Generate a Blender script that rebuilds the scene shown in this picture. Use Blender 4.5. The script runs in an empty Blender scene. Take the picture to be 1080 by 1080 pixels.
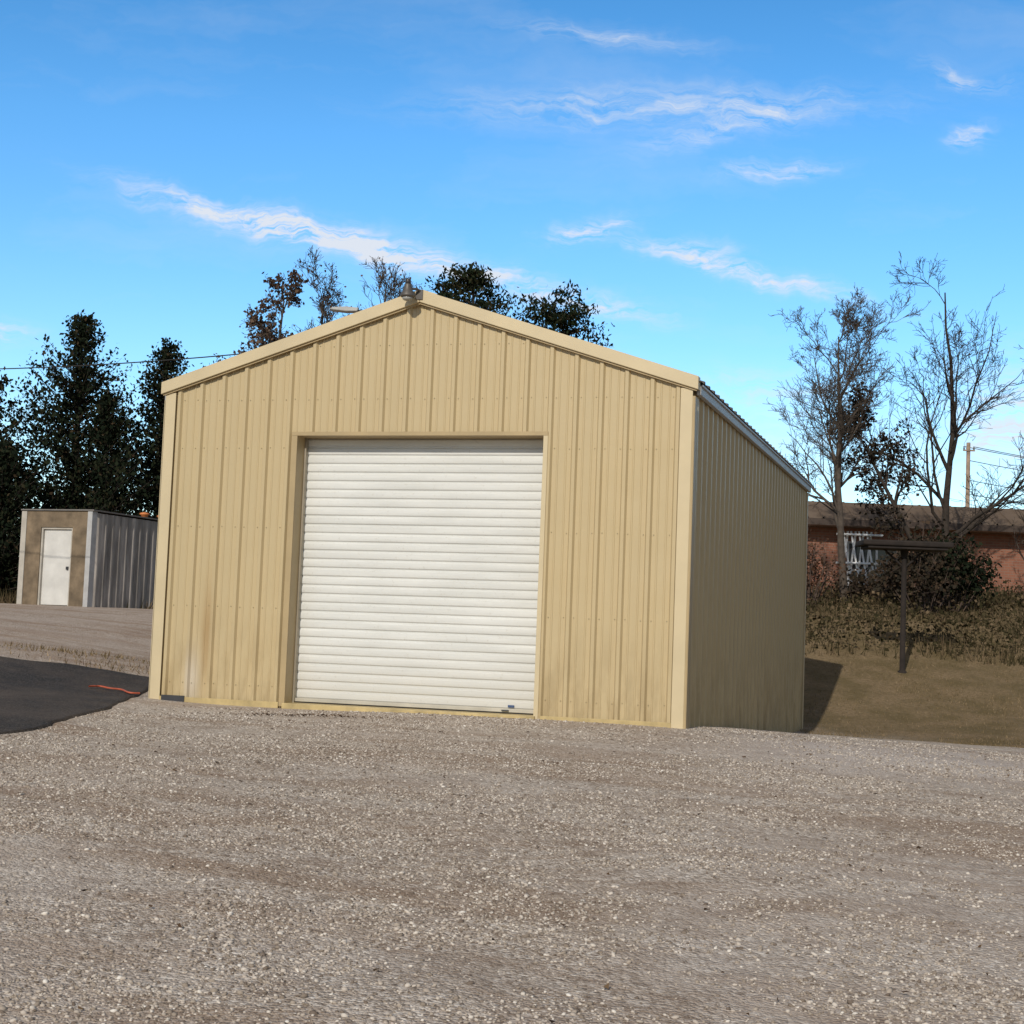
import bpy, bmesh, math, random
import numpy as np
from mathutils import Vector, Matrix
sc=bpy.context.scene
sc.view_settings.view_transform='Standard'; sc.view_settings.look='None'; sc.view_settings.exposure=0
R=np.random.default_rng(7); random.seed(7)

# ---------------------------------------------------------------- site frame (metres)
C0=np.array([3.0811,-16.3124]); YAW=0.2974
FW=np.array([-math.sin(YAW),math.cos(YAW)]); RT=np.array([math.cos(YAW),math.sin(YAW)])
def S(lat,dep):
    return (C0[0]+RT[0]*lat+FW[0]*dep, C0[1]+RT[1]*lat+FW[1]*dep)
CP=np.array([(0,0,-.75),(-4,2,-.7),(4,2,-.72),(0,6,-.5),(-4,7,-.4),(5,7,-.5),(0,11,-.26),(4,12,-.3),(-4,12.5,-.13),(-10,12,-.1),(-4,15.9,-.05),
(-4,18.3,-.02),(1.83,16.45,-.04),(-1.1,17.4,-.03),(-2,22,-.05),(-1,28,-.1),(2,23,-.2),(3.3,21.5,-.27),(4.85,26.4,-.47),(8,15,-.3),(6.4,19.7,-.3),(8,26,-.42),(13,26,-.3),(12,19,-.25),
(5.5,31,.45),(12,32,.6),(8,36,1.7),(14,37,1.8),(8,42,2.3),(16,42,2.4),(30,44,2.4),(22,34,1.4),(-6,20.5,.33),(-13,20.5,.36),(-9,30,.82),(-16,30,.85),
(-10,40,1.2),(-17,40,1.2),(-10,60,1.6),(0,45,1.5),(20,80,2.8),(-40,40,1.0),(-40,0,-.8),(40,0,-.8),(0,-30,-1),(60,60,2.8),(0,120,3),(-90,120,2.5),(120,120,3),(-120,0,0),(120,0,0),(0,-120,-1)],float)
def _U(r2): return 0.5*r2*np.log(r2+1e-9)
n=len(CP); P2=CP[:,:2]
K=_U(((P2[:,None]-P2[None])**2).sum(-1))+np.eye(n)*0.02
A=np.zeros((n+3,n+3)); A[:n,:n]=K; A[:n,n]=1; A[:n,n+1:]=P2; A[n,:n]=1; A[n+1:,:n]=P2.T
sol=np.linalg.solve(A,np.concatenate([CP[:,2],[0,0,0]]))
def TH(lat,dep):
    lat=np.asarray(lat,float); dep=np.asarray(dep,float); sh=np.broadcast(lat,dep).shape
    q=np.stack([np.broadcast_to(lat,sh).ravel(),np.broadcast_to(dep,sh).ravel()],1)
    z=sol[n]+q@sol[n+1:]
    for i in range(n): z+=sol[i]*_U((q[:,0]-P2[i,0])**2+(q[:,1]-P2[i,1])**2)
    z=np.clip(z,-1.6,3.0)
    return z.reshape(sh)
def th(lat,dep): return float(TH(np.array([lat]),np.array([dep]))[0])

# ---------------------------------------------------------------- helpers
def mesh_obj(name,V,F,mat=None,parent=None,smooth=False):
    me=bpy.data.meshes.new(name); me.from_pydata([tuple(v) for v in V],[],[tuple(f) for f in F]); me.update()
    o=bpy.data.objects.new(name,me); sc.collection.objects.link(o)
    if mat: me.materials.append(mat)
    if parent: o.parent=parent
    if smooth: me.polygons.foreach_set('use_smooth',[True]*len(me.polygons))
    return o
def np_mesh(name,V,F,mat,parent=None,smooth=False):
    V=np.asarray(V,np.float32); F=np.asarray(F,np.int32); k=F.shape[1]
    me=bpy.data.meshes.new(name); me.vertices.add(len(V)); me.vertices.foreach_set('co',V.ravel())
    me.loops.add(F.size); me.loops.foreach_set('vertex_index',F.ravel())
    me.polygons.add(len(F)); me.polygons.foreach_set('loop_start',np.arange(0,F.size,k,dtype=np.int32))
    me.polygons.foreach_set('loop_total',np.full(len(F),k,np.int32))
    if smooth: me.polygons.foreach_set('use_smooth',np.ones(len(F),bool))
    me.update(calc_edges=True); me.validate()
    o=bpy.data.objects.new(name,me); sc.collection.objects.link(o); me.materials.append(mat)
    if parent: o.parent=parent
    return o
def empty(name,loc=(0,0,0)):
    o=bpy.data.objects.new(name,None); o.location=loc; o.empty_display_size=.3; sc.collection.objects.link(o); return o
def box(name,lo,hi,mat,parent=None,bev=0.0):
    x0,y0,z0=lo; x1,y1,z1=hi
    V=[(x0,y0,z0),(x1,y0,z0),(x1,y1,z0),(x0,y1,z0),(x0,y0,z1),(x1,y0,z1),(x1,y1,z1),(x0,y1,z1)]
    F=[(0,3,2,1),(4,5,6,7),(0,1,5,4),(1,2,6,5),(2,3,7,6),(3,0,4,7)]
    o=mesh_obj(name,V,F,mat,parent)
    if bev: m=o.modifiers.new('b','BEVEL'); m.width=bev; m.segments=2
    return o
def prism(name,poly,y0,y1,mat,parent=None,bev=0):
    k=len(poly); V=[(p[0],y0,p[1]) for p in poly]+[(p[0],y1,p[1]) for p in poly]
    F=[tuple(range(k)),tuple(range(2*k-1,k-1,-1))]+[(i,i+k,(i+1)%k+k,(i+1)%k) for i in range(k)]
    o=mesh_obj(name,V,F,mat,parent)
    bm=bmesh.new(); bm.from_mesh(o.data); bmesh.ops.recalc_face_normals(bm,faces=bm.faces); bm.to_mesh(o.data); bm.free()
    if bev: m=o.modifiers.new('b','BEVEL'); m.width=bev; m.segments=2
    return o
def lathe(name,prof,center,mat,parent=None,seg=24,smooth=True):
    V=[];F=[]
    for r,z in prof:
        for i in range(seg):
            a=2*math.pi*i/seg; V.append((center[0]+r*math.cos(a),center[1]+r*math.sin(a),center[2]+z))
    for j in range(len(prof)-1):
        for i in range(seg):
            F.append((j*seg+i,j*seg+(i+1)%seg,(j+1)*seg+(i+1)%seg,(j+1)*seg+i))
    F.append(tuple(range(seg))[::-1]); F.append(tuple((len(prof)-1)*seg+i for i in range(seg)))
    return mesh_obj(name,V,F,mat,parent,smooth)
class Tubes:
    def __init__(s): s.V=[];s.F=[]
    def add(s,pts,rads,sides=6):
        base=len(s.V); m=len(pts); pts=[Vector(p) for p in pts]
        for i,p in enumerate(pts):
            d=(pts[min(i+1,m-1)]-pts[max(i-1,0)]); d=d.normalized() if d.length>1e-9 else Vector((0,0,1))
            ref=Vector((0.31,0.95,0.05)); a=ref-d*ref.dot(d)
            a=a.normalized() if a.length>1e-3 else d.orthogonal().normalized()
            b=d.cross(a)
            for k in range(sides):
                t=2*math.pi*k/sides; q=p+(a*math.cos(t)+b*math.sin(t))*rads[i]; s.V.append((q.x,q.y,q.z))
        for i in range(m-1):
            for k in range(sides):
                a0=base+i*sides+k; a1=base+i*sides+(k+1)%sides
                s.F.append((a0,a1,a1+sides,a0+sides))
    def obj(s,name,mat,parent=None): return np_mesh(name,s.V,s.F,mat,parent,smooth=True)
def cards(centers,size,aspect=1.0,rng=R,updir=None):
    c=np.asarray(centers); m=len(c); size=np.broadcast_to(size,(m,))
    a=rng.normal(size=(m,3)); 
    if updir is not None: a=a*0.45+np.asarray(updir)
    a/=np.linalg.norm(a,axis=1)[:,None]; b=rng.normal(size=(m,3)); b-=a*(a*b).sum(1)[:,None]; b/=np.linalg.norm(b,axis=1)[:,None]
    a=a*(size*.5)[:,None]; b=b*(size*.5*aspect)[:,None]
    V=np.stack([c-a,c+b*rng.uniform(.6,1.3,(m,1)),c+a,c-b*rng.uniform(.6,1.3,(m,1))],1).reshape(-1,3)
    return V,np.arange(4*m).reshape(m,4)

# ---------------------------------------------------------------- materials
class NT:
    def __init__(s,nt): s.t=nt; s.n=nt.nodes; s.l=nt.links
    def N(s,ty,ins=None,**kw):
        nd=s.n.new(ty)
        for k,v in kw.items(): setattr(nd,k,v)
        for k,v in (ins or {}).items():
            if isinstance(v,bpy.types.NodeSocket): s.l.new(v,nd.inputs[k])
            else: nd.inputs[k].default_value=v
        return nd
    def math(s,op,a,b=0.0,c=0.0): return s.N('ShaderNodeMath',{0:a,1:b,2:c},operation=op).outputs[0]
    def ramp(s,fac,stops):
        r=s.N('ShaderNodeValToRGB',{0:fac}); e=r.color_ramp.elements
        while len(e)<len(stops): e.new(.5)
        for i,(p,c) in enumerate(stops):
            e[i].position=p; e[i].color=(c[0],c[1],c[2],1) if hasattr(c,'__len__') else (c,c,c,1)
        return r.outputs[0]
    def mix(s,f,a,b,mode='MIX'):
        m=s.N('ShaderNodeMix',data_type='RGBA',blend_type=mode)
        for idx,v in ((0,f),(6,a),(7,b)):
            if isinstance(v,bpy.types.NodeSocket): s.l.new(v,m.inputs[idx])
            else: m.inputs[idx].default_value=v if idx==0 else (v[0],v[1],v[2],1)
        return m.outputs[2]
    def noise(s,vec,scale,detail=4,rough=.55,dist=0,dim='3D'):
        nd=s.n.new('ShaderNodeTexNoise'); nd.noise_dimensions=dim
        s.l.new(vec,nd.inputs['Vector'])
        for k,v in (('Scale',scale),('Detail',detail),('Roughness',rough),('Distortion',dist)): nd.inputs[k].default_value=v
        return nd.outputs[0]
    def bump(s,h,strength=.3,dist=.02,normal=None):
        d={'Height':h,'Strength':strength,'Distance':dist}
        if normal is not None: d['Normal']=normal
        return s.N('ShaderNodeBump',d).outputs[0]
def newmat(name):
    m=bpy.data.materials.new(name); m.use_nodes=True; t=NT(m.node_tree); b=t.n['Principled BSDF']; return m,t,b
def setb(t,b,**kw):
    for k,v in kw.items():
        k={'color':'Base Color','rough':'Roughness','metal':'Metallic','normal':'Normal','spec':'Specular IOR Level'}[k]
        if isinstance(v,bpy.types.NodeSocket): t.l.new(v,b.inputs[k])
        else: b.inputs[k].default_value=(v[0],v[1],v[2],1) if hasattr(v,'__len__') else v
def obco(t,obj=True): return t.N('ShaderNodeTexCoord').outputs['Object']
def simple(name,col,rough=.6,metal=0,var=.15,scale=3,bumps=0.1,bscale=40):
    m,t,b=newmat(name); co=obco(t); nz=t.noise(co,scale,3,.6)
    dark=tuple(c*(1-var) for c in col); lite=tuple(min(1,c*(1+var)) for c in col)
    setb(t,b,color=t.ramp(nz,[(.3,dark),(.7,lite)]),rough=rough,metal=metal)
    if bumps>.15: setb(t,b,normal=t.bump(t.noise(co,bscale,2),bumps,.01))
    return m
def isl(name,stops,rough=.8,spec=.2):
    m,t,b=newmat(name); g=t.N('ShaderNodeNewGeometry'); setb(t,b,color=t.ramp(g.outputs['Random Per Island'],stops),rough=rough,spec=spec)
    return m

def panel_mat(name,col,stain=True):
    m,t,b=newmat(name); co=obco(t); sx=t.N('ShaderNodeSeparateXYZ',{0:co}); x,y,z=sx.outputs
    streak=t.N('ShaderNodeMapping',{0:co,3:(5,5,.5)}).outputs[0]
    n1=t.noise(streak,1.0,3,.5); n2=t.noise(co,.8,3,.5)
    c=t.mix(t.ramp(n1,[(.4,0),(.75,.20)]),col,tuple(k*.85 for k in col))
    c=t.mix(t.ramp(n2,[(.4,0),(.7,.3)]),c,(col[0]*1.02,col[1]*.98,col[2]*.90))
    if stain:
        low=t.math('SUBTRACT',1.0,t.math('DIVIDE',z,1.0)); low=t.math('MAXIMUM',low,0)
        n3=t.noise(t.N('ShaderNodeMapping',{0:co,3:(5,5,1.2)}).outputs[0],1.3,4,.65)
        f=t.math('MULTIPLY',t.ramp(n3,[(.42,0),(.62,1)]),t.math('POWER',low,.8))
        c=t.mix(t.math('MULTIPLY',f,.45),c,(.27,.19,.09))
        dx=t.math('DIVIDE',t.math('ADD',x,5.47),.07); dz=t.math('DIVIDE',t.math('SUBTRACT',z,.75),.55)
        g=t.math('EXPONENT',t.math('MULTIPLY',t.math('ADD',t.math('MULTIPLY',dx,dx),t.math('MULTIPLY',dz,dz)),-1.0))
        c=t.mix(t.math('MULTIPLY',g,.5),c,(.32,.18,.06))
        dx=t.math('DIVIDE',t.math('ADD',x,5.63),.09); dz=t.math('DIVIDE',t.math('SUBTRACT',z,.22),.30)
        g=t.math('EXPONENT',t.math('MULTIPLY',t.math('ADD',t.math('MULTIPLY',dx,dx),t.math('MULTIPLY',dz,dz)),-1.0))
        c=t.mix(t.math('MULTIPLY',g,.6),c,(.58,.53,.46))
    wav=t.noise(co,1.6,1,.4)
    nb=t.bump(wav,.5,.03); nb=t.bump(t.noise(co,5,1,.5),.15,.01,nb)
    setb(t,b,color=c,rough=.40,spec=.4,normal=nb); return m
TAN=(.525,.418,.240)
m_wall=panel_mat('tan_steel',TAN)
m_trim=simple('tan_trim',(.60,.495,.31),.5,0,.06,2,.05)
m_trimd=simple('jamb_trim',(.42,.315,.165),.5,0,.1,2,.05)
m_base=simple('base_trim',(.50,.385,.18),.5,0,.25,5,.1)
m_eave=simple('eave_trim',(.42,.42,.42),.5,.1,.08,4,.05)
m_roof=simple('roof_steel',(.12,.115,.11),.5,.4,.2,2,.05)
m_screw=simple('screw_steel',(.36,.29,.17),.35,.3)
m_black=simple('black_rubber',(.02,.02,.02),.7)
m_grey=simple('lamp_grey',(.12,.11,.10),.5,.3)
m_blk2=simple('dark_plastic',(.04,.04,.045),.4)
def door_mat():
    m,t,b=newmat('door_white'); co=obco(t)
    n1=t.noise(t.N('ShaderNodeMapping',{0:co,3:(.8,1,6)}).outputs[0],1.5,4,.6); n2=t.noise(co,25,3,.7)
    c=t.ramp(n1,[(.3,(.63,.635,.605)),(.7,(.73,.735,.705))]); c=t.mix(t.ramp(n2,[(.60,0),(.8,.45)]),c,(.44,.40,.33))
    z=t.N('ShaderNodeSeparateXYZ',{0:co}).outputs[2]
    lo=t.math('MAXIMUM',t.math('SUBTRACT',1.0,t.math('DIVIDE',z,.7)),0)
    c=t.mix(t.math('MULTIPLY',t.math('MULTIPLY',lo,n1),.6),c,(.45,.40,.32))
    setb(t,b,color=c,rough=.42,spec=.4,normal=t.bump(t.noise(co,3,1),.2,.02)); return m
m_door=door_mat()

# ---------------------------------------------------------------- ground
def axis(fine_lo,fine_hi,step,lo,hi):
    a=list(np.arange(fine_lo,fine_hi,step)); s=step; v=a[-1]
    while v<hi: s*=1.16; v+=s; a.append(v)
    s=step; v=fine_lo
    while v>lo: s*=1.16; v-=s; a.insert(0,v)
    return np.array(a)
la=axis(-15,15,.12,-700,700); da=axis(0,34,.12,-300,900)
LA,DA=np.meshgrid(la,da)
def vnoise(x,y,s,seed):
    r=np.random.default_rng(seed); g=r.random((64,64)); u=x/s; v=y/s; i=np.floor(u).astype(int); j=np.floor(v).astype(int)
    fu=u-i; fv=v-j; fu=fu*fu*(3-2*fu); fv=fv*fv*(3-2*fv)
    G=lambda a,b: g[a%64,b%64]
    return (G(i,j)*(1-fu)+G(i+1,j)*fu)*(1-fv)+(G(i,j+1)*(1-fu)+G(i+1,j+1)*fu)*fv-.5
def micro(LA,DA):
    near=np.clip(1-np.abs(DA-17)/60,0,1)
    return (vnoise(LA,DA,1.7,1)*.05+vnoise(LA,DA,.6,2)*.022+vnoise(LA,DA,.25,3)*.012)*near
XW,YW=S(LA,DA)
def flat_near_bldg(X,Y):
    dx=np.maximum(np.maximum(-6.1-X,X-0),0); dy=np.maximum(np.maximum(0-Y,Y-10.4),0); d=np.hypot(dx,dy); return np.clip(d/1.2,0.15,1)
def ground_z(LA,DA):
    X,Y=S(LA,DA); return TH(LA,DA)+micro(LA,DA)*flat_near_bldg(X,Y)
Z=ground_z(LA,DA)
V=np.stack([XW,YW,Z],-1).reshape(-1,3); nl=len(la); nd=len(da)
I,J=np.meshgrid(np.arange(nl-1),np.arange(nd-1)); b0=(J*nl+I).ravel()
F=np.stack([b0,b0+1,b0+nl+1,b0+nl],1)
def grassmask(la_,da_):
    w=vnoise(la_,da_,1.1,5)*1.4+vnoise(la_,da_,.35,6)*.9
    f1=la_-np.interp(da_,[0,12,15,19.7,26.4,28,40],[30,14,9.5,6.4,4.75,2,-2]); f2=da_-41.5
    return 1/(1+np.exp(-np.clip((np.maximum(f1,f2)+w)/.5,-30,30)))
GR=grassmask(LA,DA)
PALE=np.exp(-(((LA-3.75-.25*(DA-15))/1.75)**2+((DA-15.0)/1.75)**2)**2)*(.85+vnoise(LA,DA,.5,51)*.6)
DIRT=np.clip((DA-19.8)/1.0,0,1)*np.clip((-3.6-LA)/.4,0,1)
def ground_mat():
    m,t,b=newmat('ground_gravel_grass'); co=obco(t)
    at=t.N('ShaderNodeAttribute',attribute_name='zones'); sp=t.N('ShaderNodeSeparateColor',{0:at.outputs['Color']})
    g,pale,dirt=sp.outputs
    def vor(s):
        nd=t.n.new('ShaderNodeTexVoronoi'); nd.voronoi_dimensions='2D'; t.l.new(co,nd.inputs['Vector']); nd.inputs['Scale'].default_value=s; return nd
    v1=vor(46.0); v2=vor(105.0)
    r1=t.N('ShaderNodeSeparateColor',{0:v1.outputs['Color']}).outputs[0]; r2=t.N('ShaderNodeSeparateColor',{0:v2.outputs['Color']}).outputs[0]
    st=[(0,(.20,.16,.125)),(.3,(.38,.315,.26)),(.6,(.54,.47,.40)),(.85,(.70,.63,.56)),(1,(.92,.87,.80))]
    c=t.mix(.45,t.ramp(r1,st),t.ramp(r2,st))
    rut=t.N('ShaderNodeMapping',{0:co,2:(0,0,-.12),3:(.4,1.3,1)}).outputs[0]
    big=t.noise(rut,.75,5,.68,.5,'2D'); mid=t.noise(co,2.3,5,.65,.3,'2D')
    c=t.mix(t.ramp(big,[(.46,0),(.60,.85)]),c,t.mix(.62,c,(.30,.20,.13)))
    c=t.mix(t.ramp(mid,[(.48,0),(.66,.55)]),c,t.mix(.7,c,(.26,.185,.135)))
    c=t.mix(t.ramp(t.noise(co,.3,4,.6,0,'2D'),[(.46,0),(.58,.45)]),c,t.mix(.5,c,(.70,.645,.59)))
    c=t.mix(t.ramp(t.noise(co,8,3,.7,0,'2D'),[(.60,0),(.72,.5)]),c,(.17,.12,.085))
    c=t.mix(t.math('MULTIPLY',pale,.62),c,(.58,.53,.50))
    c=t.mix(t.math('MULTIPLY',dirt,.28),c,(.40,.29,.22))
    h=t.math('SUBTRACT',1.0,v1.outputs['Distance']); h2=t.math('SUBTRACT',1.0,v2.outputs['Distance'])
    hh=t.math('ADD',h,t.math('MULTIPLY',h2,.5))
    gc=t.mix(t.ramp(t.noise(co,1.2,4,.65,0,'2D'),[(.35,0),(.65,1)]),(.175,.135,.070),(.27,.20,.12))
    gc=t.mix(t.ramp(t.noise(co,14,3,.7,0,'2D'),[(.4,0),(.7,.6)]),gc,(.115,.085,.045))
    c=t.mix(g,c,gc)
    hx=t.math('ADD',hh,t.math('MULTIPLY',t.noise(co,6,3,.6,0,'2D'),1.6))
    setb(t,b,color=c,rough=.92,spec=.1,normal=t.bump(hx,.7,.013)); return m
ground=np_mesh('ground',V,F,ground_mat(),smooth=True)
ca=ground.data.color_attributes.new('zones','FLOAT_COLOR','POINT')
ca.data.foreach_set('color',np.stack([GR,PALE,DIRT,np.ones_like(GR)],-1).astype(np.float32).ravel())

def asphalt_mat():
    m,t,b=newmat('asphalt'); co=obco(t)
    v=t.N('ShaderNodeTexVoronoi',{'Vector':co,'Scale':110.0}); r=t.N('ShaderNodeSeparateColor',{0:v.outputs['Color']}).outputs[0]
    c=t.ramp(r,[(0,(.025,.023,.023)),(.8,(.060,.056,.055)),(1,(.18,.16,.14))])
    c=t.mix(t.ramp(t.noise(co,.7,5,.65),[(.42,0),(.72,.6)]),c,(.15,.12,.10))
    c=t.mix(t.ramp(t.noise(co,4,4,.7),[(.55,0),(.75,.4)]),c,(.17,.14,.12))
    setb(t,b,color=c,rough=.9,spec=.12,normal=t.bump(v.outputs['Distance'],.5,.01)); return m
nd_=150; deps=np.linspace(4,20.2,nd_); VV=[]
us=np.linspace(0,1,70)**1.5
ri=np.interp(deps,[4,9,12.5,15.9,18.5,20.2],[-3.6,-3.85,-3.95,-4.0,-4.12,-4.3])
for j,d in enumerate(deps):
    e=ri[j]+float(vnoise(np.array([d]),np.array([3.]),.9,9)[0])*.2+float(vnoise(np.array([d]),np.array([1.]),.3,10)[0])*.07
    for u in us:
        l=e+(-16-e)*u; dd=d+ (float(vnoise(np.array([l]),np.array([7.]),.5,11)[0])*.25 if j==nd_-1 else 0); VV.append((l,dd))
VV=np.array(VV); zz=TH(VV[:,0],VV[:,1])+.03
zg=ground_z(VV[:,0],VV[:,1]); zz=np.maximum(zz*.5+zg*.5,zg)+.006
edge=(np.arange(len(VV))%70==0); zz[edge]=zg[edge]-.015
X,Y=S(VV[:,0],VV[:,1])
I,J=np.meshgrid(np.arange(69),np.arange(nd_-1)); b0=(J*70+I).ravel()
o=np_mesh('asphalt_road',np.stack([X,Y,zz],1),np.stack([b0,b0+70,b0+71,b0+1],1)[:,::-1],asphalt_mat(),smooth=True)
if o.data.polygons[0].normal.z<0: o.data.flip_normals()

t_=(1+5**.5)/2
ico=np.array([(-1,t_,0),(1,t_,0),(-1,-t_,0),(1,-t_,0),(0,-1,t_),(0,1,t_),(0,-1,-t_),(0,1,-t_),(t_,0,-1),(t_,0,1),(-t_,0,-1),(-t_,0,1)])/math.sqrt(1+t_*t_)
icf=np.array([(0,11,5),(0,5,1),(0,1,7),(0,7,10),(0,10,11),(1,5,9),(5,11,4),(11,10,2),(10,7,6),(7,1,8),(3,9,4),(3,4,2),(3,2,6),(3,6,8),(3,8,9),(4,9,5),(2,4,11),(6,2,10),(8,6,7),(9,8,1)])
NS=105000
dd=4.2+(17.5-4.2)*R.random(NS*2)**.92; ll=(R.random(NS*2)*2-1)*(.37*dd+.6)
keep=(R.random(NS*2)>grassmask(ll,dd)*1.3)&~((ll<-3.8)&(R.random(NS*2)<.98-.9*np.clip((ll+4.3)/.5,0,1)))
x,y=S(ll,dd); keep&=~((x>-6.2)&(x<.06)&(y>-.06)); 
cl=vnoise(ll,dd,.9,21)+vnoise(ll,dd,.3,22)*.8; keep&=(R.random(NS*2)<np.clip(.55+cl*1.3,.08,1))
ll,dd=ll[keep][:NS],dd[keep][:NS]; k=len(ll)
x,y=S(ll,dd); z=ground_z(ll,dd)
sz=np.clip(R.lognormal(math.log(.0058),.40,k),.003,.015)
sca=np.stack([sz*R.uniform(.8,1.4,k),sz*R.uniform(.7,1.1,k),sz*R.uniform(.45,.8,k)],1)
v=ico[None]*sca[:,None]*R.uniform(.75,1.2,(k,12,1)); an=R.uniform(0,2*math.pi,k); ca_,sa_=np.cos(an)[:,None],np.sin(an)[:,None]
vx=v[...,0]*ca_-v[...,1]*sa_+x[:,None]; vy=v[...,0]*sa_+v[...,1]*ca_+y[:,None]; vz=v[...,2]+v[...,0]*R.uniform(-.4,.4,(k,1))+(z+sz*.2)[:,None]
m_stone=isl('stone',[(0,(.16,.125,.10)),(.35,(.36,.305,.25)),(.7,(.52,.46,.40)),(.95,(.64,.585,.52)),(1,(.76,.72,.66))],.9,.1)
np_mesh('gravel',np.stack([vx,vy,vz],-1).reshape(-1,3),(icf[None]+12*np.arange(k)[:,None,None]).reshape(-1,3),m_stone)
k=620; l=R.uniform(-4,5,k); d=R.uniform(5,16.3,k); sel=R.random(k)<.4; l[sel]=-2.0+R.normal(0,.45,sel.sum()); d[sel]=16.2+R.normal(0,.14,sel.sum())
kp=(grassmask(l,d)<.5)&(np.abs(l)<.36*d)&(l>-3.7); x,y=S(l,d); kp&=~((y>-.1)&(x<0.1)); l,d,x,y=l[kp],d[kp],x[kp],y[kp]
V,F=cards(np.stack([x,y,ground_z(l,d)+.012],1),R.uniform(.02,.055,len(l)),.6); V[:,2]=np.repeat(ground_z(l,d)+.012,4)+R.uniform(-.006,.012,len(V))
np_mesh('fallen_leaves',V,F,isl('dead_leaf',[(0,(.04,.025,.015)),(.6,(.10,.06,.035)),(1,(.2,.13,.07))]))

# ---------------------------------------------------------------- metal garage
W=6.1; H=3.5412; RISE=.9754; L=10.33; D1=-4.451; D2=-1.586; DH=2.985
G=empty('metal_garage')
def rz(x): return H+RISE*(1-abs(x+W/2)/(W/2))
def profile(length,sp,off):
    pts=[]; c=off
    while c<length-.02:
        for u,h in ((-.036,0),(-.018,.032),(.018,.032),(.036,0)): pts.append((c+u,h))
        for q in (1/3.,2/3.):
            m=c+sp*q
            for u,h in ((-.012,0),(-.005,.006),(.005,.006),(.012,0)): pts.append((m+u,h))
        c+=sp
    pts=[p for p in pts if .002<p[0]<length-.002]; return [(0,0)]+pts+[(length,0)]
def front():
    sp=.277; pr=[(-W+u,-h) for u,h in profile(W,sp,.14)]
    def ins(xx):
        for i in range(len(pr)-1):
            if pr[i][0]<xx<pr[i+1][0]:
                f=(xx-pr[i][0])/(pr[i+1][0]-pr[i][0]); pr.insert(i+1,(xx,pr[i][1]+(pr[i+1][1]-pr[i][1])*f)); return
    for xx in (D1-.03,D2+.03,-W/2): ins(xx)
    V=[];F=[]
    for (xa,ya),(xb,yb) in zip(pr[:-1],pr[1:]):
        z0=-.12; mid=(xa+xb)/2
        if D1-.03<mid<D2+.03: z0=DH+.03
        b=len(V); V+= [(xa,ya,z0),(xb,yb,z0),(xb,yb,rz(xb)),(xa,ya,rz(xa))]; F.append((b,b+1,b+2,b+3))
    mesh_obj('front_wall',V,F,m_wall,G)
front()
def strip_wall(name,axis_fn,pr,z0fn,z1fn):
    V=[];F=[]
    for (a,h),(b_,h2) in zip(pr[:-1],pr[1:]):
        b=len(V); V+=[axis_fn(a,h)+(z0fn(a),),axis_fn(b_,h2)+(z0fn(b_),),axis_fn(b_,h2)+(z1fn(b_),),axis_fn(a,h)+(z1fn(a),)]; F.append((b,b+1,b+2,b+3))
    return mesh_obj(name,V,F,m_wall,G)
strip_wall('right_wall',lambda a,h:(h,a),profile(L,.305,.2),lambda a:-.15-.055*a,lambda a:H)
strip_wall('left_wall',lambda a,h:(-W-h,a),profile(L,.305,.2),lambda a:-.3,lambda a:H)
strip_wall('rear_wall',lambda a,h:(-W+a,L+h),profile(W/2,.305,.15),lambda a:-.6,lambda a:rz(-W+a))
strip_wall('rear_wall_half',lambda a,h:(-W/2+a,L+h),profile(W/2,.305,.15),lambda a:-.6,lambda a:rz(-W/2+a))
for sgn,nm in ((-1,'roof_left'),(1,'roof_right')):
    V=[];F=[]; pr=profile(L+.14,.305,.2); xe=-W/2+sgn*(W/2+.10)
    ze=H+.02-RISE/(W/2)*.10; za=H+RISE+.02
    for (a,h),(b_,h2) in zip(pr[:-1],pr[1:]):
        b=len(V); V+=[(xe,a-.04,ze+h+.02),(xe,b_-.04,ze+h2+.02),(-W/2,b_-.04,za+h2+.02),(-W/2,a-.04,za+h+.02)]; F.append((b,b+1,b+2,b+3))
    mesh_obj(nm,V,F,m_roof,G)
sl=RISE/(W/2)
prism('roof_deck',[(-W-.09,H-.0-sl*.09),(-W/2,H+RISE-.0),(.09,H-sl*.09),(.09,H+.02-sl*.09),(-W/2,H+RISE+.02),(-W-.09,H+.02-sl*.09)],.06,L+.06,m_roof,G)
for s,nm in ((-1,'rake_trim_left'),(1,'rake_trim_right')):
    xe=-W/2+s*(W/2+.075); 
    prism(nm,[(-W/2+s*.001,H+RISE+.085),(xe,H+.085-sl*.075),(xe,H-.055-sl*.075),(-W/2+s*.001,H+RISE-.055)],-.085,.03,m_trim,G,.006)
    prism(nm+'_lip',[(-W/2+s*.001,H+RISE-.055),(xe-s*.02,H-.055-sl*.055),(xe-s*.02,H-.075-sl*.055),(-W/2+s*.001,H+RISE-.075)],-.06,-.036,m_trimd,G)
    prism('rear_'+nm,[(-W/2+s*.001,H+RISE+.085),(xe,H+.085-sl*.075),(xe,H-.055-sl*.075),(-W/2+s*.001,H+RISE-.055)],L+.035,L+.11,m_trim,G)
for s in (-1,1):
    prism('ridge_cap_%s'%('r' if s>0 else 'l'),[(-W/2,H+RISE+.105),(-W/2+s*.16,H+RISE+.105-sl*.16),(-W/2+s*.16,H+RISE+.09-sl*.16),(-W/2,H+RISE+.09)],.031,L+.03,m_trim,G)
box('eave_trim_right',(.036,.035,H-.12),(.085,L+.03,H-.015),m_eave,G,.008)
box('eave_gutter_lip',(.0855,.035,H-.035),(.105,L+.03,H-.012),m_eave,G,.004)
box('eave_trim_left',(-W-.085,.035,H-.14),(-W-.036,L+.03,H-.015),m_eave,G)
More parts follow.
